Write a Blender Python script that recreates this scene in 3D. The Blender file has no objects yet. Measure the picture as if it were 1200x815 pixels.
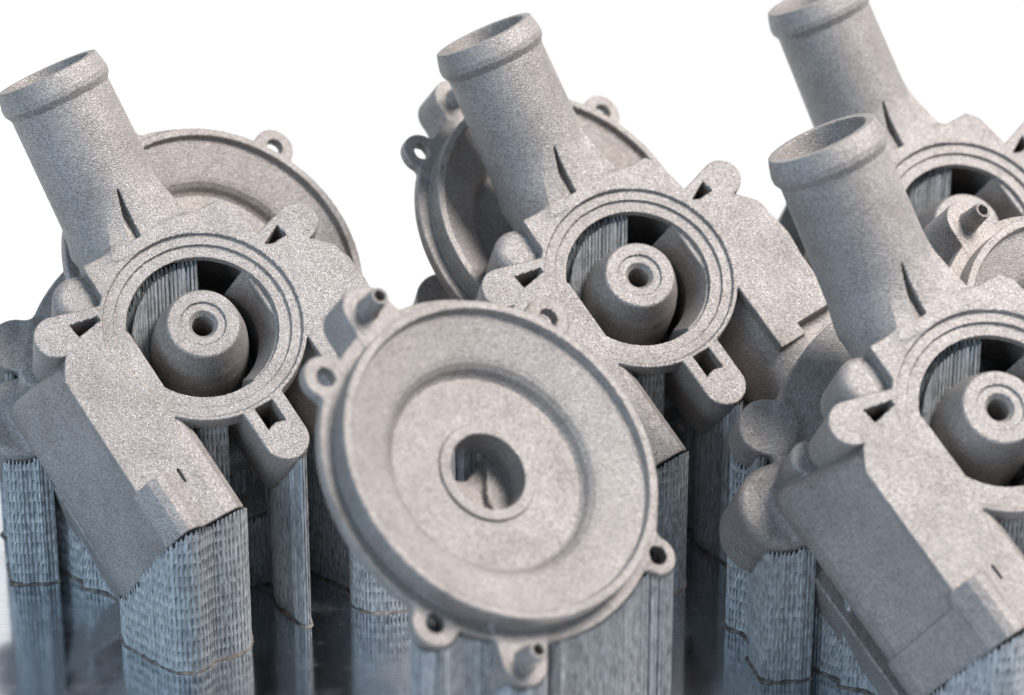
import bpy, math, random
import numpy as np

S = 0.001                      # everything below is worked out in millimetres
sc = bpy.context.scene
COL = sc.collection
rng = np.random.default_rng(7)
random.seed(7)

# ------------------------------------------------------------------ camera, world, lamps, exposure
PITCH = math.radians(22.788)
PLATE_Z = 0.0
CAM_H = 398.3                  # lens height over the build plate (mm)
cam_d = bpy.data.cameras.new("camera")
cam = bpy.data.objects.new("camera", cam_d); COL.objects.link(cam)
cam.location = (0, 0, CAM_H*S)
cam.rotation_euler = (math.radians(90)-PITCH, 0, 0)
cam_d.sensor_width = 36.0
cam_d.lens = 36.0*3468.8/1200.0
cam_d.clip_start = 0.02; cam_d.clip_end = 50
cam_d.dof.use_dof = True
cam_d.dof.focus_distance = 0.832
cam_d.dof.aperture_fstop = 9.5
cam_d.dof.aperture_blades = 7
sc.camera = cam

world = bpy.data.worlds.new("World"); sc.world = world
world.use_nodes = True
bg = world.node_tree.nodes["Background"]
bg.inputs[0].default_value = (0.62, 0.80, 1.0, 1)
bg.inputs[1].default_value = 0.44

def area(name, loc, target, size, power, color):
    l = bpy.data.lights.new(name, 'AREA'); l.shape = 'DISK'; l.size = size; l.energy = power; l.color = color
    o = bpy.data.objects.new(name, l); COL.objects.link(o)
    o.location = loc
    from mathutils import Vector
    d = Vector(target)-Vector(loc)
    o.rotation_euler = d.to_track_quat('-Z', 'Y').to_euler()
    return o
area("key_lamp", (0.76, 0.66, 1.24), (0.03, 0.77, 0.08), 0.62, 42.0, (1.0, 0.925, 0.875))
area("fill_lamp", (-0.95, -0.25, 0.45), (0.0, 0.76, 0.05), 0.8, 11.0, (0.62, 0.81, 1.0))

sc.view_settings.view_transform = 'Standard'
sc.view_settings.look = 'None'
sc.view_settings.exposure = 0.0
sc.view_settings.gamma = 1.0
sc.render.film_transparent = False
sc.render.engine = 'CYCLES'
sc.cycles.use_denoising = True
sc.cycles.max_bounces = 8

# ------------------------------------------------------------------ materials
def new_mat(name):
    m = bpy.data.materials.new(name); m.use_nodes = True
    nt = m.node_tree; return m, nt, nt.nodes["Principled BSDF"]
def N(nt, t, **kw):
    n = nt.nodes.new(t)
    for k, v in kw.items(): setattr(n, k, v)
    return n
def ramp(nt, src, stops):
    r = N(nt, 'ShaderNodeValToRGB'); nt.links.new(src, r.inputs[0])
    el = r.color_ramp.elements
    el[0].position, el[0].color = stops[0][0], stops[0][1]
    el[1].position, el[1].color = stops[-1][0], stops[-1][1]
    for p, c in stops[1:-1]:
        e = el.new(p); e.color = c
    return r.outputs[0]
def g(v, t=(1, 1, 1)): return (v*t[0], v*t[1], v*t[2], 1)

def sintered(name, base, metallic=0.55, rough=0.5):
    m, nt, b = new_mat(name); L = nt.links
    tc = N(nt, 'ShaderNodeTexCoord'); oi = N(nt, 'ShaderNodeObjectInfo')
    sh = N(nt, 'ShaderNodeVectorMath', operation='MULTIPLY_ADD')          # each printed piece gets its own stretch of grain
    L.new(oi.outputs['Location'], sh.inputs[0]); sh.inputs[1].default_value = (7.3, 5.1, 3.7); L.new(tc.outputs['Object'], sh.inputs[2])
    P = sh.outputs[0]
    n1 = N(nt, 'ShaderNodeTexNoise'); L.new(P, n1.inputs['Vector'])
    n1.inputs['Scale'].default_value = 2200; n1.inputs['Detail'].default_value = 2; n1.inputs['Roughness'].default_value = 0.6
    v1 = N(nt, 'ShaderNodeTexVoronoi'); L.new(P, v1.inputs['Vector']); v1.inputs['Scale'].default_value = 3300
    n2 = N(nt, 'ShaderNodeTexNoise'); L.new(P, n2.inputs['Vector'])
    n2.inputs['Scale'].default_value = 75; n2.inputs['Detail'].default_value = 7; n2.inputs['Roughness'].default_value = 0.62
    # grain colour: powder grains, each a little lighter or darker than the next
    sep = N(nt, 'ShaderNodeSeparateColor'); L.new(v1.outputs['Color'], sep.inputs[0])
    gr = ramp(nt, sep.outputs[0], [(0.0, g(0.58, (1, 0.97, 0.94))), (0.5, g(0.98)), (0.9, g(1.17)), (1.0, g(1.42))])
    big = ramp(nt, n2.outputs[0], [(0.28, g(0.80, (1.0, 0.985, 0.97))), (0.5, g(1.0)), (0.72, g(1.13, (1.0, 1.0, 1.01)))])
    mx = N(nt, 'ShaderNodeMix', data_type='RGBA', blend_type='MULTIPLY'); mx.inputs[0].default_value = 1
    L.new(gr, mx.inputs[6]); L.new(big, mx.inputs[7])
    mx2 = N(nt, 'ShaderNodeMix', data_type='RGBA', blend_type='MULTIPLY'); mx2.inputs[0].default_value = 1
    mx2.inputs[6].default_value = (*base, 1); L.new(mx.outputs[2], mx2.inputs[7])
    wn = N(nt, 'ShaderNodeTexWhiteNoise'); L.new(oi.outputs['Location'], wn.inputs['Vector'])
    tv = N(nt, 'ShaderNodeMapRange'); L.new(wn.outputs['Value'], tv.inputs[0]); tv.inputs[3].default_value = 0.94; tv.inputs[4].default_value = 1.06
    vm = N(nt, 'ShaderNodeVectorMath', operation='SCALE'); L.new(mx2.outputs[2], vm.inputs[0]); L.new(tv.outputs[0], vm.inputs['Scale'])
    L.new(vm.outputs[0], b.inputs['Base Color'])
    b.inputs['Metallic'].default_value = metallic
    rr = N(nt, 'ShaderNodeMapRange'); L.new(sep.outputs[1], rr.inputs[0])
    rr.inputs[3].default_value = rough-0.14; rr.inputs[4].default_value = rough+0.18
    L.new(rr.outputs[0], b.inputs['Roughness'])
    add = N(nt, 'ShaderNodeMath', operation='MULTIPLY_ADD')
    L.new(v1.outputs['Distance'], add.inputs[0]); add.inputs[1].default_value = -0.7; L.new(n1.outputs[0], add.inputs[2])
    bp = N(nt, 'ShaderNodeBump'); bp.inputs['Strength'].default_value = 0.8; bp.inputs['Distance'].default_value = 0.00022
    L.new(add.outputs[0], bp.inputs['Height']); L.new(bp.outputs[0], b.inputs['Normal'])
    return m
M_PART = sintered("sintered_steel", (0.304, 0.284, 0.272), 0.42, 0.53)
M_IN = sintered("sintered_steel_shiny_dust", (0.40, 0.37, 0.355), 0.6, 0.45)

def support_mat():
    m, nt, b = new_mat("support_steel"); L = nt.links
    tc = N(nt, 'ShaderNodeTexCoord'); P = tc.outputs['Object']
    mp = N(nt, 'ShaderNodeMapping'); L.new(P, mp.inputs[0]); mp.inputs['Scale'].default_value = (1, 1, 0.25)
    n1 = N(nt, 'ShaderNodeTexNoise'); L.new(mp.outputs[0], n1.inputs['Vector'])
    n1.inputs['Scale'].default_value = 1300; n1.inputs['Detail'].default_value = 3
    c = ramp(nt, n1.outputs[0], [(0.3, (0.23, 0.242, 0.25, 1)), (0.7, (0.52, 0.54, 0.555, 1))])
    L.new(c, b.inputs['Base Color']); b.inputs['Metallic'].default_value = 0.55
    b.inputs['Roughness'].default_value = 0.6
    bp = N(nt, 'ShaderNodeBump'); bp.inputs['Strength'].default_value = 0.6; bp.inputs['Distance'].default_value = 0.0003
    L.new(n1.outputs[0], bp.inputs['Height']); L.new(bp.outputs[0], b.inputs['Normal'])
    return m
M_SUP = support_mat()
def bead_mat():
    m, nt, b = new_mat("scorched_weld_line"); L = nt.links
    n1 = N(nt, 'ShaderNodeTexNoise'); tc = N(nt, 'ShaderNodeTexCoord'); L.new(tc.outputs['Object'], n1.inputs['Vector'])
    n1.inputs['Scale'].default_value = 500
    L.new(ramp(nt, n1.outputs[0], [(0.35, (0.09, 0.078, 0.07, 1)), (0.65, (0.24, 0.21, 0.19, 1))]), b.inputs['Base Color'])
    b.inputs['Roughness'].default_value = 0.8; b.inputs['Metallic'].default_value = 0.3
    return m
M_BEAD = bead_mat()
def plate_mat():
    m, nt, b = new_mat("milled_plate_steel"); L = nt.links
    tc = N(nt, 'ShaderNodeTexCoord'); P = tc.outputs['Object']
    mp = N(nt, 'ShaderNodeMapping'); L.new(P, mp.inputs[0]); mp.inputs['Scale'].default_value = (6, 900, 1)
    n1 = N(nt, 'ShaderNodeTexNoise'); L.new(mp.outputs[0], n1.inputs['Vector']); n1.inputs['Scale'].default_value = 1; n1.inputs['Detail'].default_value = 3
    n2 = N(nt, 'ShaderNodeTexNoise'); L.new(P, n2.inputs['Vector']); n2.inputs['Scale'].default_value = 38; n2.inputs['Detail'].default_value = 6; n2.inputs['Roughness'].default_value = 0.65
    n3 = N(nt, 'ShaderNodeTexNoise'); L.new(P, n3.inputs['Vector']); n3.inputs['Scale'].default_value = 1600; n3.inputs['Detail'].default_value = 1
    dust = ramp(nt, n2.outputs[0], [(0.52, g(0.0)), (0.80, g(0.8))])
    spk = ramp(nt, n3.outputs[0], [(0.45, g(0.25)), (0.65, g(1.0))])
    mul = N(nt, 'ShaderNodeMath', operation='MULTIPLY'); L.new(dust, mul.inputs[0]); L.new(spk, mul.inputs[1])
    c1 = ramp(nt, n1.outputs[0], [(0.3, (0.60, 0.63, 0.67, 1)), (0.7, (0.68, 0.71, 0.745, 1))])
    mx = N(nt, 'ShaderNodeMix', data_type='RGBA'); L.new(mul.outputs[0], mx.inputs[0]); L.new(c1, mx.inputs[6]); mx.inputs[7].default_value = (0.27, 0.26, 0.255, 1)
    L.new(mx.outputs[2], b.inputs['Base Color'])
    met = N(nt, 'ShaderNodeMapRange'); L.new(mul.outputs[0], met.inputs[0]); met.inputs[3].default_value = 1.0; met.inputs[4].default_value = 0.45
    L.new(met.outputs[0], b.inputs['Metallic'])
    ro = N(nt, 'ShaderNodeMapRange'); L.new(mul.outputs[0], ro.inputs[0]); ro.inputs[3].default_value = 0.11; ro.inputs[4].default_value = 0.5
    L.new(ro.outputs[0], b.inputs['Roughness'])
    bp = N(nt, 'ShaderNodeBump'); bp.inputs['Strength'].default_value = 0.05; bp.inputs['Distance'].default_value = 0.0002
    L.new(n1.outputs[0], bp.inputs['Height']); L.new(bp.outputs[0], b.inputs['Normal'])
    return m
M_PLATE = plate_mat()

# ------------------------------------------------------------------ object helpers
def empty(name, loc_mm, label, cat, group):
    o = bpy.data.objects.new(name, None); COL.objects.link(o)
    o.location = [c*S for c in loc_mm]; o.empty_display_size = 0.01
    o['label'] = label; o['category'] = cat; o['group'] = group
    return o
def mesh_obj(name, V, Q, mats, parent=None, normals=None, mat_idx=None, smooth=True):
    me = bpy.data.meshes.new(name)
    V = np.ascontiguousarray(V, np.float32)*S; Q = np.ascontiguousarray(Q, np.int32)
    k = Q.shape[1]
    me.vertices.add(len(V)); me.vertices.foreach_set('co', V.ravel())
    me.loops.add(Q.size); me.loops.foreach_set('vertex_index', Q.ravel())
    me.polygons.add(len(Q)); me.polygons.foreach_set('loop_start', np.arange(0, Q.size, k, dtype=np.int32))
    me.polygons.foreach_set('use_smooth', np.full(len(Q), smooth, bool))
    for m in (mats if isinstance(mats, (list, tuple)) else [mats]): me.materials.append(m)
    if mat_idx is not None: me.polygons.foreach_set('material_index', mat_idx.astype(np.int32))
    me.update(calc_edges=True); me.validate()
    if normals is not None and len(me.vertices) == len(normals):
        me.normals_split_custom_set_from_vertices([tuple(x) for x in normals])
    o = bpy.data.objects.new(name, me); COL.objects.link(o)
    if parent is not None: o.parent = parent
    return o

# ------------------------------------------------------------------ distance-field modelling
def smin(a, b, k):
    h = np.clip(0.5+0.5*(b-a)/k, 0, 1); return b+(a-b)*h-k*h*(1-h)
def smax(a, b, k): return -smin(-a, -b, k)
def slab(x, a, b): return np.abs(x-(a+b)/2)-(b-a)/2
def inter(d2, dz, r=0.0):          # exact extrusion of a 2-D field, edges rounded by r
    a = d2+r; b = dz+r
    return np.minimum(np.maximum(a, b), 0)+np.hypot(np.maximum(a, 0), np.maximum(b, 0))-r
def disc(u, v, cu, cv, R): return np.hypot(u-cu, v-cv)-R
def cyl(u, v, w, cu, cv, R, w0, w1, r=0.0): return inter(disc(u, v, cu, cv, R), slab(w, w0, w1), r)
def poly(x, y, pts):
    p = np.asarray(pts, np.float32); d = np.full(x.shape, 1e9, np.float32); s = np.ones(x.shape, np.float32)
    n = len(p)
    for i in range(n):
        a = p[i]; b = p[i-1]; e = b-a
        wx = x-a[0]; wy = y-a[1]
        t = np.clip((wx*e[0]+wy*e[1])/(e@e), 0, 1)
        d = np.minimum(d, (wx-e[0]*t)**2+(wy-e[1]*t)**2)
        c1 = y >= a[1]; c2 = y < b[1]; c3 = e[0]*wy > e[1]*wx
        flip = (c1 & c2 & c3) | (~c1 & ~c2 & ~c3)
        s = np.where(flip, -s, s)
    return s*np.sqrt(d)
def box2(x, y, x0, x1, y0, y1):
    a = slab(x, x0, x1); b = slab(y, y0, y1)
    return np.minimum(np.maximum(a, b), 0)+np.hypot(np.maximum(a, 0), np.maximum(b, 0))
def seg2(x, y, ax, ay, bx, by):
    ex, ey = bx-ax, by-ay
    t = np.clip(((x-ax)*ex+(y-ay)*ey)/(ex*ex+ey*ey), 0, 1)
    return np.hypot(x-ax-ex*t, y-ay-ey*t), t
def cone3(u, v, w, A, B, ra, rb, flat=True):     # straight pipe with flat ends, radius ra at A to rb at B
    A = np.array(A, float); B = np.array(B, float); ax = B-A; Ln = np.linalg.norm(ax); ax /= Ln
    t = (u-A[0])*ax[0]+(v-A[1])*ax[1]+(w-A[2])*ax[2]
    rr = np.sqrt(np.maximum((u-A[0])**2+(v-A[1])**2+(w-A[2])**2-t*t, 0))
    k = np.clip(t/Ln, 0, 1)
    return rr-(ra+(rb-ra)*k), t, rr, Ln

def mesh_field(fn, lo, hi, h):
    """surface nets over fn(u,v,w); returns vertices, quads, unit normals"""
    lo = np.array(lo, float); n = np.ceil((np.array(hi)-lo)/h).astype(int)
    B = 12; nb = np.ceil(n/B).astype(int); n = nb*B+1
    F = np.empty(n, np.float32)
    ctr = [lo[i]+(np.arange(nb[i])+0.5)*B*h for i in range(3)]
    G = np.meshgrid(*ctr, indexing='ij')
    dc = fn(*[x.ravel().astype(np.float32) for x in G]).reshape(nb)
    keep = np.abs(dc) < B*h*0.87*1.3+1.0
    for ax in range(3): dc = np.repeat(dc, B, axis=ax)
    F[:] = 1.0
    F[:n[0]-1, :n[1]-1, :n[2]-1] = dc
    idx = np.argwhere(keep)
    o = np.arange(B+1)
    for c0 in range(0, len(idx), 160):
        ch = idx[c0:c0+160]
        I = (ch[:, 0, None]*B+o)[:, :, None, None]; J = (ch[:, 1, None]*B+o)[:, None, :, None]; K = (ch[:, 2, None]*B+o)[:, None, None, :]
        I, J, K = np.broadcast_arrays(I, J, K)
        F[I, J, K] = fn((lo[0]+I*h).astype(np.float32), (lo[1]+J*h).astype(np.float32), (lo[2]+K*h).astype(np.float32))
    sg = F < 0
    cs = np.zeros(np.array(n)-1, np.int8)
    sl = [slice(0, -1), slice(1, None)]
    for a in (0, 1):
        for b in (0, 1):
            for c in (0, 1): cs += sg[sl[a], sl[b], sl[c]]
    act = (cs > 0) & (cs < 8)
    cells = np.argwhere(act)
    vid = np.full(act.shape, -1, np.int32); vid[act] = np.arange(len(cells))
    ci, cj, ck = cells.T
    cor = {(a, b, c): F[ci+a, cj+b, ck+c] for a in (0, 1) for b in (0, 1) for c in (0, 1)}
    acc = np.zeros((len(cells), 3)); cnt = np.zeros(len(cells))
    for (a, b, c), fa in cor.items():
        for ax in range(3):
            q = [a, b, c]
            if q[ax]: continue
            q[ax] = 1; fb = cor[tuple(q)]
            cr = (fa < 0) != (fb < 0)
            t = np.where(cr, fa/np.where(fa == fb, 1, fa-fb), 0)
            pt = np.array([[a, b, c]], float).repeat(len(cells), 0); pt[:, ax] = t
            acc += pt*cr[:, None]; cnt += cr
    V = lo+(cells+acc/cnt[:, None])*h
    quads = []
    for ax in range(3):
        s0 = [slice(None)]*3; s1 = [slice(None)]*3; s0[ax] = slice(0, -1); s1[ax] = slice(1, None)
        ch = sg[tuple(s0)] != sg[tuple(s1)]
        b1, b2 = [(1, 2), (2, 0), (0, 1)][ax]
        e = np.argwhere(ch)
        e = e[(e[:, b1] > 0) & (e[:, b2] > 0) & (e[:, b1] < act.shape[b1]) & (e[:, b2] < act.shape[b2])]
        def cv(d1, d2):
            q = e.copy(); q[:, b1] -= d1; q[:, b2] -= d2
            return vid[q[:, 0], q[:, 1], q[:, 2]]
        q4 = np.stack([cv(0, 0), cv(1, 0), cv(1, 1), cv(0, 1)], 1)
        ins = sg[e[:, 0], e[:, 1], e[:, 2]]
        q4[~ins] = q4[~ins][:, ::-1]
        quads.append(q4)
    Q = np.concatenate(quads); Q = Q[(Q >= 0).all(1)]
    def grad(P, e):
        P = P.astype(np.float64)
        G = np.empty_like(P)
        for i in range(3):
            d = np.zeros(3); d[i] = e
            G[:, i] = (fn(*(P+d).T)-fn(*(P-d).T))/(2*e)
        return G
    for it in range(2):
        G = grad(V, 0.12*h); d = fn(*V.T)
        st = -(d/np.maximum((G*G).sum(1), 0.3))[:, None]*G
        ln = np.linalg.norm(st, axis=1); st *= np.minimum(1, 0.45*h/np.maximum(ln, 1e-9))[:, None]
        V = V+st*0.8
    G = grad(V, 0.3*h); Nn = G/np.maximum(np.linalg.norm(G, axis=1), 1e-9)[:, None]
    return V, Q, Nn

# ------------------------------------------------------------------ frames: the parts lean back 45 degrees
def frame(el, az, roll=0.0):
    el, az, roll = map(math.radians, (el, az, roll))
    n = np.array([math.cos(el)*math.sin(az), -math.cos(el)*math.cos(az), math.sin(el)])
    e1 = np.array([math.cos(az), math.sin(az), 0]); e2 = np.cross(n, e1)
    u = e1*math.cos(roll)+e2*math.sin(roll); v = -e1*math.sin(roll)+e2*math.cos(roll)
    return np.stack([u, v, n], 1)          # columns
FH = frame(45.58, 12.79, 25.0)
FL = frame(45.17, 38.77, 0.0)
H_UP = 398.3-315.65+1.05                        # height of the ring centre over the plate
L_UP = 398.3-319.53

# ------------------------------------------------------------------ pump housing
FACE = [(-20, 32.0), (23.6, 30.8), (26.3, 27.5), (27.4, 21), (28, 16.5), (33, 9), (41, 7), (45.5, 2), (46.4, -5), (47.2, -11), (46.2, -19),
        (46.2, -36.2), (32, -36.2), (32, -40.2), (23.2, -40.2), (23.2, -17), (10, 0), (-17.5, -8), (-24, -27), (-24, -51.0), (-42.3, -51.0), (-42.3, 4), (-41, 6.5), (-38.7, 10),
        (-30, 16), (-22.5, 18.5), (-20.4, 21)]
LUGS = [((-37.2, 17.0), (-18, 13.0), 6.3, 5.0), ((40.0, 13.6), (20, 8.0), 6.0, 5.6), ((1.6, -40.8), (1.6, -22), 6.5, 6.6)]
HOLES = [[(-32.4, 18.2), (-24.4, 16.6), (-24.2, 15.3), (-31.7, 13.9)], [(28.0, 12.3), (34.2, 15.4), (34.9, 11.6), (30.0, 11.4)], [(-1.3, -29.2), (4.3, -29.2), (4.4, -36.5), (-1.3, -36.5)]]
TB, TR = np.array([0.0, 42.0, -15.0]), np.array([0.0, 85.0, 10.0])
FLW0, FLW1 = -55.0, -42.0
FLUG = [((-38.5, 36.0), 8.2, -55, -42), ((-49.5, 15.0), 12.3, -66, -39), ((46, -17), 7.5, -55, -42), ((20, -46), 7.5, -55, -42), ((36, 34), 7.5, -55, -42)]

def housing_parts(u, v, w):
    P = {}
    ringd = disc(u, v, 0, 0, 29.3)
    P['face_plate'] = inter(poly(u, v, FACE), slab(w, -6, 0), 0.35)
    P['sealing_ring'] = inter(ringd, slab(w, -6, 0), 0.35)
    # left arm: one side planed, the other rounded
    cs = poly(u, w, [(-41.9, -0.7), (-24.0, -0.1), (-20.4, -1.1), (-18.2, -3.8), (-17.4, -9), (-17.5, -34), (-40, -44), (-47, -41.0), (-50.8, -38.5), (-52.8, -35), (-53.2, -31.5), (-52.6, -28)])
    end = v*0.98+u*-0.2+41.5
    arm = inter(cs, -(v+51.2+0.06*(w)), 0.6)
    P['outlet_arm'] = smax(arm, v-9.5+0.25*w, 6.0)
    P['collar'] = inter(cs-0.9, np.maximum(np.maximum(-(v+51.4+0.06*w), v+36.5), np.maximum(w+2.2, u+30)), 0.4)
    P['clip'] = inter(poly(u, w, [(-43.2, -8), (-43.0, -1.2), (-38.8, 3.2), (-36.6, 4.0), (-34.4, 3.6), (-32.0, 1.0), (-31.2, -8)])-0.3, slab(v, -51.4, -33.5), 0.5)
    # right arm: a lying pipe under the flat
    rp = cone3(u, v, w, (33.5, -56, -20.0), (33.5, 2, -20.0), 19.0, 19.0)
    P['side_arm'] = smin(inter(rp[0], slab(rp[1], 0, rp[3]), 1.0), np.sqrt((u-32)**2+(v-0)**2+(w+21)**2)-19.5, 2.0)
    for i, (c, s, R, hw) in enumerate(LUGS):
        d, t = seg2(u, v, c[0], c[1], s[0], s[1])
        dep = (-21, -17, -24)[i]
        lug = inter(d-(R+(hw-R)*t), slab(w, dep, 0), 0.35)
        P['mounting_lug%d' % i] = lug
    P['gusset_knob'] = smin(cyl(u, v, w, -25.0, 25.6, 7.2, -26, -3.0, 3.5), cyl(u, v, w, -20, 24, 6.6, -24, -4.5, 2.0), 2)
    # core, rear chamber and flange
    core = cyl(u, v, w, 0, 2, 24.5, -46, -4, 0.5)
    rear = cyl(u, v, w, 3, 3, 36, -46, -26, 4.0)
    tower = inter(box2(u, v, -19, 25.5, 5, 29.5), slab(w, -46, -4), 2.0)
    P['main_body'] = smin(smin(core, rear, 2.0), tower, 2.0)
    fl = cyl(u, v, w, 1, 3.6, 48.6, FLW0, FLW1, 0.6)
    fl = np.minimum(fl, inter(box2(u, v, -50.6, -14, -46, 9), slab(w, -59.5, -49), 0.6))
    P['rear_flange'] = fl
    for i, (c, R, a, b) in enumerate(FLUG):
        lg = cyl(u, v, w, c[0], c[1], R, a, b, 0.6 if i != 1 else 2.5)
        P['flange_lug%d' % i] = lg
    P['step_lug'] = cyl(u, v, w, -41.5, 19.6, 5.0, -44, -25, 1.2)
    # nozzle: stub along v, then leaning 30 degrees forward
    st = cone3(u, v, w, (0, 29, -15), TB, 18.8, 16.0)
    stub = np.maximum(inter(st[0], slab(st[1], 0, st[3]), 0.5), w+0.1)
    tb = cone3(u, v, w, TB, TR, 15.8, 14.9)
    tube = inter(tb[0], slab(tb[1], -1.0, tb[3]-0.2), 0.3)
    elbow = np.sqrt((u-TB[0])**2+(v-TB[1])**2+(w-TB[2])**2)-15.9
    web = inter(poly(u, v, [(-6, 26), (15.0, 26), (14.4, 32), (12.2, 50), (6, 54), (-1.2, 49)]), slab(w, -14, -0.7), 0.5)
    P['hose_nozzle'] = smin(smin(smin(stub, tube, 5.0), elbow, 2.0), web, 2.0)
    prof = poly(tb[2], tb[1]-tb[3], [(11, 0), (15.0, 0), (15.6, -2.0), (16.2, -4.8), (16.1, -6.4), (14.9, -8.4), (11, -9)])
    P['lip'] = prof-0.15
    return P
def cut_field(u, v, w):
    bore = cyl(u, v, w, 0, 0, 21.4, -40, 5)
    rec1 = cyl(u, v, w, 0, 0, 27.9, -0.95, 5); rec2 = cyl(u, v, w, 0, 0, 24.9, -1.9, 5)
    keep = inter(box2(u, v, -60, -18.6, -60, 9.5), slab(w, -60, -2.1), 0.6)
    keepr = inter(box2(u, v, 19.2, 60, -60, 10.5), slab(w, -60, -3.2), 0.6)
    b = np.maximum(np.maximum(bore, -keep), -keepr)
    cham = np.maximum(cyl(u, v, w, 0, 3, 25.0, -36, -4.5, 1.0), -np.minimum(keep, keepr))
    bowl = np.maximum(np.maximum(16.6-np.hypot(u, v)+np.maximum(w+13, 0)*0.42, v-9.5), np.maximum(4-u, w+3.4))
    cham = np.maximum(np.maximum(cham, -(v+20.0)), -bowl)
    b = np.maximum(b, -bowl)
    tube = cone3(u, v, w, (0, 20, -15), TB, 12.2, 12.2); t1 = inter(tube[0], slab(tube[1], 0, tube[3]+1))
    t2 = cone3(u, v, w, TB, TR, 12.2, 12.6); t2 = inter(t2[0], slab(t2[1], -2, t2[3]+4))
    sph = np.sqrt(u**2+(v-TB[1])**2+(w-TB[2])**2)-12.2
    # slit between the nozzle and its web
    q = np.clip((45.5-v)/14, 0, 1)
    ur = -1.0+0.06*(v-31)
    wb = np.maximum(0.0, (v-40.0)*0.5)
    floor_ = -(w-wb+2.3*q*np.clip(1-(ur-u)/(0.5+3.2*q), 0, 1))
    slit = np.maximum(np.maximum(np.maximum(u-ur, ur-0.5-3.4*q-u), floor_), np.maximum(v-45.7, 31.6-v))
    notch = np.maximum(np.maximum(np.abs(u+29.0)-0.4, np.abs(v+35.5)-2.2), -(w+1.2))
    step = inter(box2(u, v, 32.0, 60, -44.5, -36.2), slab(w, -5.0, 5))
    holes = None
    for i, (c, s_, R, hw) in enumerate(LUGS):
        hq = np.maximum(np.maximum(poly(u, v, HOLES[i]), -(disc(u, v, c[0], c[1], R-1.2))), -(w+(20, 20, 40)[i]))
        holes = hq if holes is None else np.minimum(holes, hq)
    step = np.minimum(step, holes)
    out = np.minimum(np.minimum(np.minimum(b, rec1), np.minimum(rec2, cham)), np.minimum(np.minimum(t1, t2), sph))
    return np.minimum(np.minimum(out, step), np.minimum(slit, notch))
def boss_field(u, v, w):
    rr = np.hypot(u, v)
    pr = poly(rr, w, [(0, 0.3), (9.9, 0.3), (10.4, -0.2), (11.7, -4), (13.1, -9), (14.0, -15), (14.4, -22), (14.8, -36.5), (0, -36.5)])
    h = np.maximum(rr-3.0, -(w+26))
    h = np.minimum(h, np.maximum(rr-3.0-np.maximum(w+1.9, 0)*0.75, -(w+3)))
    h = np.minimum(h, np.maximum(rr-6.4, -(w+0.35)))
    return np.maximum(pr, -h)
def housing(u, v, w):
    P = housing_parts(u, v, w)
    d = None
    blend = {'flange_lug0': 3.5, 'flange_lug1': 4.0, 'step_lug': 1.0, 'flange_lug2': 2.5, 'flange_lug3': 2.5, 'flange_lug4': 2.5, 'rear_flange': 1.2, 'hose_nozzle': 2.6, 'outlet_arm': 0.6, 'side_arm': 0.8, 'clip': 0.5}
    for k, x in P.items():
        d = x if d is None else (smin(d, x, blend[k]) if k in blend else np.minimum(d, x))
    d = np.maximum(d, -cut_field(u, v, w))
    return np.minimum(d, boss_field(u, v, w))

def split(V, Q, Nn, names, fields):
    """give each face to the part whose own field is nearest there"""
    c = V[Q].mean(1)
    D = np.stack([np.abs(f) for f in fields(*c.T)], 0)
    return D.argmin(0)

H = 0.5
VH, QH, NH = mesh_field(housing, (-72, -62, -63), (58, 96, 24), H)
cH = VH[QH].mean(1); nH = NH[QH].mean(1)
PH = housing_parts(*(cH - nH*0.05).T)
PN = list(PH.keys())
D = np.stack([PH[k] for k in PN], 0)
bossd = np.abs(boss_field(*cH.T))
lab = D.argmin(0)
r_ = np.hypot(cH[:, 0], cH[:, 1])
ringm = (r_ < 29.4) & (cH[:, 2] > -6.1) & (cH[:, 2] > -3.9) & (r_ > 21.0)
lab[ringm & (np.abs(D[PN.index('sealing_ring')]) < 3.2)] = PN.index('sealing_ring')
inner = np.abs(cut_field(*cH.T)) < 0.35
deep = inner & (cH[:, 2] < -4.2) & (cH[:, 1] < 30) & (np.hypot(cH[:, 0], cH[:, 1]-3) < 27)
lab[deep] = PN.index('main_body')
lab[(bossd < 0.2) & (r_ < 15)] = len(PN)
PN.append('bearing_boss')

def sub_mesh(V, Q, Nn, mask):
    q = Q[mask]; used, inv = np.unique(q, return_inverse=True)
    return V[used], inv.reshape(q.shape).astype(np.int32), Nn[used]

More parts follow.
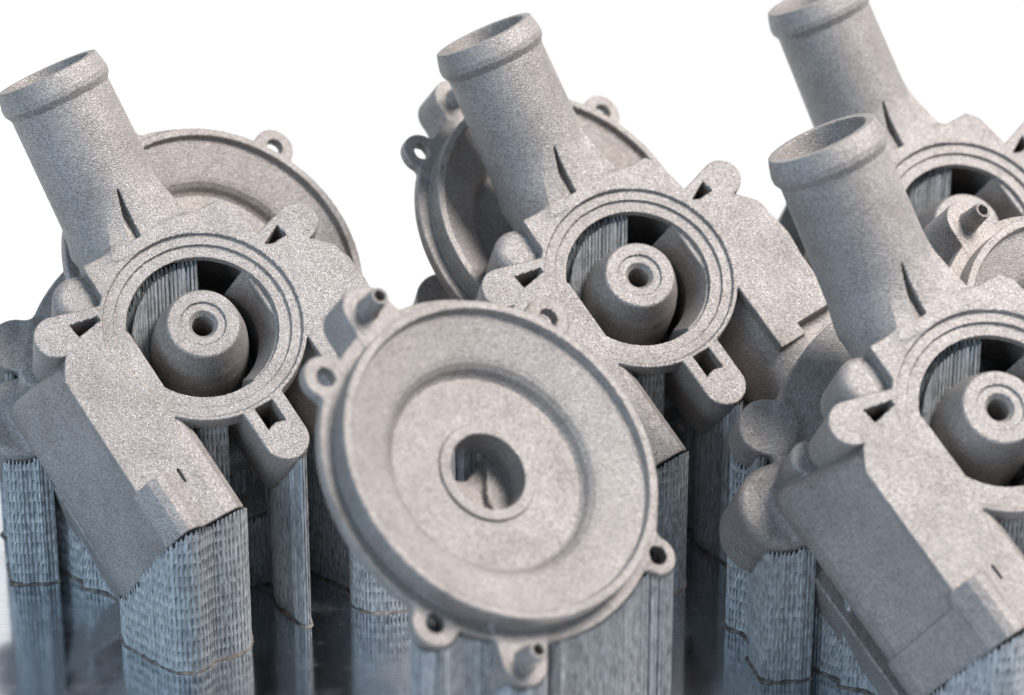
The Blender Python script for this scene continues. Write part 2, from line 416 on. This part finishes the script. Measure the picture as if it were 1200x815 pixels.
# ------------------------------------------------------------------ vertical supports
def smooth_loop(P, sig):
    n = len(P); k = int(sig*3)+1; x = np.arange(-k, k+1); wgt = np.exp(-0.5*(x/sig)**2); wgt /= wgt.sum()
    out = np.zeros_like(P)
    for o, g_ in zip(x, wgt): out += np.roll(P, o, axis=0)*g_
    return out
def dil(m):
    p = np.pad(m, 1); return p[1:-1, 1:-1] | p[:-2, 1:-1] | p[2:, 1:-1] | p[1:-1, :-2] | p[1:-1, 2:]
def footprint(W, cell=0.6, grow=2):
    """outer outline of the plan view of points W and the lowest height along it"""
    lo = W[:, :2].min(0)-6*cell; ij = np.floor((W[:, :2]-lo)/cell).astype(int); n = ij.max(0)+8
    zm = np.full(n, 1e9); np.minimum.at(zm, (ij[:, 0], ij[:, 1]), W[:, 2])
    m = zm < 1e8
    for _ in range(grow): m = dil(m)
    for _ in range(grow): m = ~dil(~m)
    out = np.zeros_like(m); out[0, 0] = True          # flood from outside to drop inner holes
    while True:
        nx = dil(out) & ~m
        if (nx == out).all(): break
        out = nx
    m = ~out
    best = None                                         # keep the largest island
    todo = m.copy()
    while todo.any():
        i, j = np.argwhere(todo)[0]; isl = np.zeros_like(m); isl[i, j] = True
        while True:
            nx = dil(isl) & m
            if (nx == isl).all(): break
            isl = nx
        todo &= ~isl
        if best is None or isl.sum() > best.sum(): best = isl
    m = best
    # walk the cell borders, inside on the left
    nxt = {}
    for i, j in np.argwhere(m):
        if not m[i, j-1]: nxt.setdefault((i, j), []).append((i+1, j))
        if not m[i+1, j]: nxt.setdefault((i+1, j), []).append((i+1, j+1))
        if not m[i, j+1]: nxt.setdefault((i+1, j+1), []).append((i, j+1))
        if not m[i-1, j]: nxt.setdefault((i, j+1), []).append((i, j))
    start = max(nxt, key=lambda k: -k[1]); loop = [start]; cur = start
    while True:
        c = nxt[cur].pop(); cur = c
        if cur == start: break
        loop.append(cur)
    loop = np.array(loop, float)*cell+lo
    zz = zm.copy()
    for _ in range(6):
        zz0 = zz
        p = np.pad(zz0, 1, constant_values=1e9)
        nb = np.minimum.reduce([p[:-2, 1:-1], p[2:, 1:-1], p[1:-1, :-2], p[1:-1, 2:]])
        zz = np.where(zz0 > 1e8, nb, zz0)
    return loop, zz, lo, cell
def support_wall(W, style, inset=0.5, ds=0.31, zcap=None, teeth=1.5, keep=None):
    loop, zz, lo, cell = footprint(W)
    L = smooth_loop(loop, 2.2)
    seg = np.linalg.norm(np.roll(L, -1, 0)-L, axis=1); s = np.concatenate([[0], np.cumsum(seg)]); tot = s[-1]
    n = max(24, int(tot/ds)); t = np.arange(n)*tot/n
    Lc = np.vstack([L, L[:1]])
    X = np.stack([np.interp(t, s, Lc[:, 0]), np.interp(t, s, Lc[:, 1])], 1)
    T = np.roll(X, -2, 0)-np.roll(X, 2, 0); T /= np.maximum(np.linalg.norm(T, axis=1), 1e-9)[:, None]
    O = np.stack([T[:, 1], -T[:, 0]], 1)                # outward
    X = X-O*inset
    ij = np.floor((X-O*0.7-lo)/cell).astype(int); ij = np.clip(ij, 0, np.array(zz.shape)-1)
    zt = zz[ij[:, 0], ij[:, 1]]
    zt = np.where(zt > 1e8, 0, zt)
    zt = smooth_loop(zt[:, None], 3.0)[:, 0]
    per = 1.25; ncol = max(6, int(round(tot/per))); ph = (t/tot*ncol) % 1.0; colid = np.floor(t/tot*ncol).astype(int)
    hr = np.random.default_rng(int(tot*10)).random(ncol+1)
    zt = zt+0.5
    nz = max(10, int(zt.max()/0.62))
    nz = min(nz, 150)
    top = zt-np.where(ph > 0.62, teeth*(0.6+0.7*hr[colid]), 0.0)
    top = np.maximum(top, 0.4)
    k = np.linspace(0, 1, nz+1)
    Z = np.minimum(k[None, :]*zt.max()*np.ones((n, 1)), 1e9)
    Z = np.minimum(Z, top[:, None])
    Zn = Z
    if style == 'perforated':
        row = 3.3; rz = (Zn+((colid % 2)*0.12)[:, None])/row; fr = rz % 1.0; rid = np.floor(rz).astype(int)
        groove = (ph[:, None] > 0.6) & (fr > 0.2)
        dep = np.where(groove, -0.16-0.50*(fr-0.2)/0.8, np.where(ph[:, None] > 0.6, -0.12, 0.0))
        jit = np.sin(colid[:, None]*12.9+rid*78.2)*43.7; jit = jit-np.floor(jit)
        dep = dep*(0.72+0.5*jit)
    else:
        a = np.where(ph > 0.5, -0.8, 0.0)*(0.35+0.9*hr[colid])
        dep = np.repeat(a[:, None], nz+1, 1)
    dep = dep+np.random.default_rng(3).normal(0, 0.035, dep.shape)
    PX = X[:, None, :]+O[:, None, :]*dep[..., None]
    Vv = np.concatenate([PX, Z[..., None]], 2).reshape(-1, 3)
    i = np.arange(n)[:, None]; j = np.arange(nz)[None, :]
    a = i*(nz+1)+j; b = ((i+1) % n)*(nz+1)+j
    Qv = np.stack([a, b, b+1, a+1], -1)
    ok = (Z[:, 1:]-Z[:, :-1] > 1e-4) | (Z[np.r_[1:n, 0]][:, 1:]-Z[np.r_[1:n, 0]][:, :-1] > 1e-4)
    Qv = Qv[ok]
    # scorched bead along the foot
    prof = np.array([(-0.2, 0.5), (0.2, 0.42), (0.5, 0.2), (0.62, 0.02)])
    wob = 1+0.35*np.random.default_rng(5).normal(0, 1, n); wob = np.clip(1.0+2.6*(smooth_loop(wob[:, None], 7)[:, 0]-0.92), 0.05, 1.7)*np.clip(smooth_loop(wob[:, None], 1.5)[:, 0], 0.6, 1.5)
    BX = X[:, None, :]+O[:, None, :]*(prof[:, 0][None, :]*wob[:, None])[..., None]
    BZ = np.maximum(prof[:, 1][None, :]*wob[:, None], 0.02)
    Vb = np.concatenate([BX, BZ[..., None]], 2).reshape(-1, 3)
    j = np.arange(3)[None, :]; a = i*4+j; b = ((i+1) % n)*4+j
    Qb = np.stack([a+1, b+1, b, a], -1).reshape(-1, 4)
    return (Vv, Qv), (Vb, Qb)
def add_support(parent, W, style, **kw):
    (Vv, Qv), (Vb, Qb) = support_wall(W, style, **kw)
    o = mesh_obj('support_block', Vv, Qv, M_SUP, parent, smooth=False)
    mesh_obj('weld_line', Vb, Qb, M_BEAD, o)
    return o

# ------------------------------------------------------------------ build plate
def build_plate():
    import bmesh
    bm = bmesh.new()
    x0, x1, y0, y1 = -0.26, 0.36, 0.42, 0.925
    vs = [bm.verts.new(p) for p in ((x0, y0, 0), (x1, y0, 0), (x1, y1, 0), (x0, y1, 0))]
    f = bm.faces.new(vs)
    r = bmesh.ops.extrude_face_region(bm, geom=[f]); 
    for v_ in r['geom']:
        if isinstance(v_, bmesh.types.BMVert): v_.co.z -= 0.03
    bmesh.ops.recalc_face_normals(bm, faces=bm.faces)
    bmesh.ops.bevel(bm, geom=list(bm.edges), offset=0.0015, segments=2, affect='EDGES', profile=0.7)
    me = bpy.data.meshes.new('build_plate'); bm.to_mesh(me); bm.free(); me.materials.append(M_PLATE)
    o = bpy.data.objects.new('build_plate', me); COL.objects.link(o)
    o['label'] = 'dark polished steel build plate under all the printed parts'; o['category'] = 'build plate'
    return o
build_plate()
def backdrop():
    # luminous white sweep behind and under the plate, as in a light tent
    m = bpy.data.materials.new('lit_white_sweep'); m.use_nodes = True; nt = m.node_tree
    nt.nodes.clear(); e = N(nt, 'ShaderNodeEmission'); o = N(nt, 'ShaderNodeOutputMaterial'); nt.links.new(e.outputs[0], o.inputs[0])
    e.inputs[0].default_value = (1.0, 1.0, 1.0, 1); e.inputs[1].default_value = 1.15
    pts = [(300, -320), (900, -318), (1300, -300)]
    for k in range(1, 13):
        a = math.radians(90*k/12); pts.append((1300+500*math.sin(a), 200-500*math.cos(a)))
    pts.append((1800, 900))
    V = [(x, y, z) for (y, z) in pts for x in np.linspace(-1500, 1500, 9)]
    Q = [(i*9+j, i*9+j+1, (i+1)*9+j+1, (i+1)*9+j) for i in range(len(pts)-1) for j in range(8)]
    b = mesh_obj('backdrop', np.array(V), np.array(Q), m)
    b['kind'] = 'structure'
backdrop()

# ------------------------------------------------------------------ housings
HC = np.array([[-86.4, 766.15], [37.2, 803.3], [127.8, 708.3], [138.6, 845.5]])
HLAB = ['left grey printed pump housing, its nozzle cut by the left photo edge',
        'sharp middle grey printed pump housing rising behind the front round cover',
        'near right grey printed pump housing, blurred and cut by the right photo edge',
        'far right grey printed pump housing with its nozzle cut by the top photo edge']
def build_housing(k):
    t = empty('pump_housing', (HC[k, 0], HC[k, 1], 0), HLAB[k], 'pump housing', 'printed pump housings on the build plate')
    RW = VH@FH.T + np.array([0, 0, H_UP]); NW = NH@FH.T
    world = {}
    objs = {}
    for i, nm in enumerate(PN):
        m = lab == i
        if m.sum() < 20: continue
        V, Q, Nn = sub_mesh(RW, QH, NW, m)
        base = nm.rstrip('0123456789')
        par = t
        if base == 'lip': par = objs['hose_nozzle']
        if base == 'flange_lug': par = objs['rear_flange']
        if base in ('clip', 'collar'): par = objs['outlet_arm']
        objs[nm] = mesh_obj(base, V, Q, M_PART, par, Nn)
        if nm == 'mounting_lug2': lugw = V[Nn[:, 2] < -0.35]
        world[nm] = V[Nn[:, 2] < -0.6]                      # only faces that overhang need props
    armp = np.vstack([world[k_] for k_ in ('outlet_arm', 'collar', 'clip', 'face_plate') if k_ in world])
    ap = (armp-np.array([0, 0, H_UP]))@FH
    add_support(t, armp[(ap[:, 1] < -47) & (ap[:, 0] < -10)], 'perforated', inset=-1.0)
    add_support(t, np.vstack([world['rear_flange']]+[world[k_] for k_ in world if k_.startswith('flange_lug')]), 'perforated')
    lq = (lugw-np.array([0, 0, H_UP]))@FH
    ar = (lq[:, 0]-1.6)*math.cos(math.radians(25))-(lq[:, 1]+40.8)*math.sin(math.radians(25))
    add_support(t, lugw[ar > 3.2+0.26*lq[:, 2]], 'ridged')
    add_support(t, world['side_arm'], 'perforated')
    # curtain that props the ring from below, and the one inside the bore
    def arc_pts(r0, a0, a1, w0):
        a = np.radians(np.arange(a0, a1, 1.0)); r = np.arange(r0-3, r0, 0.4)
        A, R_ = np.meshgrid(a, r); p = np.stack([R_*np.cos(A), R_*np.sin(A), np.full_like(A, w0)], -1).reshape(-1, 3)
        return p@FH.T+np.array([0, 0, H_UP])
    add_support(t, arc_pts(27.4, -127, -104, -6.0), 'perforated')
    add_support(t, arc_pts(28.2, -77, -69, -6.0), 'ridged')
    add_support(t, arc_pts(22.3, 62, 165, -5.0), 'ridged', inset=0.1, teeth=2.4)
    return t
def copy_tree(o, parent=None):
    c = o.copy(); COL.objects.link(c)
    if parent is not None: c.parent = parent
    for ch in list(o.children): copy_tree(ch, c)
    return c
h0 = build_housing(1)
for k in (0, 2, 3):
    c = copy_tree(h0); c.location = (HC[k, 0]*S, HC[k, 1]*S, 0); c['label'] = HLAB[k]

# ------------------------------------------------------------------ round covers
LLUG = [((-33.0, 35.5), 6.0), ((37.3, 33.3), 6.2), ((33.3, -36.0), 5.4), ((-36.2, -32.4), 6.2)]
LPIN = [((-12.9, 49.4), 7.0, 12.0), ((-18.0, -49.0), 6.4, 12.0)]
def cover_parts(u, v, w):
    P = {}
    r = np.hypot(u, v); r1 = np.hypot(u, v)
    P['flange'] = inter(np.maximum(r1-47.4, 38-r1), slab(w, 0.6, 4.0), 0.5)
    prof = poly(r, w, [(0, -3), (27.0, -3), (40.0, 0.6), (43.2, 0.6), (43.6, 10.2), (41.6, 10.2), (41.3, 8.2), (30.8, 4.3), (29.4, 3.6), (28.2, 2.4), (27.4, 0.8), (26.4, 0.0), (0, 0)])
    P['dished_disc'] = prof-0.25
    P['hub_collar'] = poly(r, w, [(10.6, -9), (13.2, -9), (13.2, 0.9), (10.6, 0.9)])-0.25
    for i, (c, R) in enumerate(LLUG):
        th = math.atan2(c[1], c[0]); d, t = seg2(u, v, c[0], c[1], 42*math.cos(th), 42*math.sin(th))
        x = inter(d-(R+1.8*t), slab(w, 0.6, 4.0), 0.5)
        P['screw_lug%d' % i] = np.maximum(x, -(disc(u, v, c[0], c[1], 2.55)))
    for i, (c, R, hh) in enumerate(LPIN):
        th = math.atan2(c[1], c[0]); d, t = seg2(u, v, c[0], c[1], 42*math.cos(th), 42*math.sin(th))
        P['pin_lug%d' % i] = inter(d-(R+1.5*t), slab(w, -8.5, 4.4), 0.5)
        rr = np.hypot(u-c[0], v-c[1])
        pin = inter(rr-(3.1-0.085*np.clip(w-4, 0, 8)), slab(w, 3, hh), 0.3)
        P['locating_pin%d' % i] = np.maximum(pin, -np.maximum(rr-1.45, -(w-6)))
    return P
def cover(u, v, w):
    P = cover_parts(u, v, w); d = None
    for k, x in P.items():
        d = x if d is None else smin(d, x, 1.0 if 'lug' in k else (0.5 if 'pin' in k else 0.25))
    r = np.hypot(u, v)
    hole = np.maximum(r-10.5, -(w+12))
    d = np.maximum(d, -hole)
    # shallow floor behind the hub opening with a slot cut through its left side
    fl = inter(r-13, slab(w, -13.5, -8.0), 0.3)
    edge = u-(2.4+0.3*(v+7.3)+0.7*np.sin(v*0.45))
    fl = np.maximum(fl, np.where(edge < 0, w+10.3, w+8.0))
    fl = np.maximum(fl, -poly(u, v, [(-13, 7.5), (0.4, 2.2), (5.2, 4.4), (8.2, 7.2), (10.5, 13.5), (-7, 15)]))
    for (c, R) in LLUG: d = np.maximum(d, -np.maximum(disc(u, v, c[0], c[1], 2.55), np.abs(w)-9))
    return np.minimum(d, fl)
VL, QL, NL = mesh_field(cover, (-53, -60, -15), (56, 64, 13), 0.5)
cL = VL[QL].mean(1); nL = NL[QL].mean(1)
PL = cover_parts(*(cL-nL*0.05).T); LN = list(PL.keys())
labL = np.stack([PL[k] for k in LN], 0).argmin(0)

LC = np.array([[-6.45, 678.5, 0], [-88.4, 816.5, 0], [12.7, 850.5, 0], [158.7, 766.5, -9.3]])
LLAB = ['round dished cover plate standing in front, with the open hub hole in full view',
        'round cover plate half hidden behind the left pump housing',
        'round cover plate with an open ear, behind the nozzle of the middle pump housing',
        'round cover plate at the right photo edge, its pin before the far right boss']
def build_cover(k):
    t = empty('cover_plate', LC[k], LLAB[k], 'cover plate', 'printed round cover plates on the build plate')
    RW = VL@FL.T+np.array([0, 0, L_UP]); NW = NL@FL.T
    world = {}; objs = {}
    for i, nm in enumerate(LN):
        m = labL == i
        if m.sum() < 10: continue
        V, Q, Nn = sub_mesh(RW, QL, NW, m); base = nm.rstrip('0123456789')
        par = t
        if base == 'locating_pin': par = objs['pin_lug'+nm[-1]]
        objs[nm] = mesh_obj(base, V, Q, M_PART, par, Nn); world[nm] = V
    loc = lambda k_: VL[np.unique(QL[labL == LN.index(k_)])]
    low = np.vstack([loc('flange'), loc('screw_lug2'), loc('screw_lug3')]); low = low[low[:, 1] < -30]
    for ch in (low[low[:, 0] < -19.5], low[low[:, 0] > -7.5]): add_support(t, ch@FL.T+np.array([0, 0, L_UP]), 'ridged')
    add_support(t, world['pin_lug1'], 'ridged')
    p = np.array([(1.2+0.4*i, 7.4+0.4*j, -11.5) for i in range(19) for j in range(5)], float)
    pr = p@FL.T+np.array([0, 0, L_UP]); pr[:, 2] += 5.5
    add_support(t, pr, 'ridged')
    return t
l0 = build_cover(0)
for k in (1, 2, 3):
    c = copy_tree(l0); c.location = LC[k]*S; c['label'] = LLAB[k]
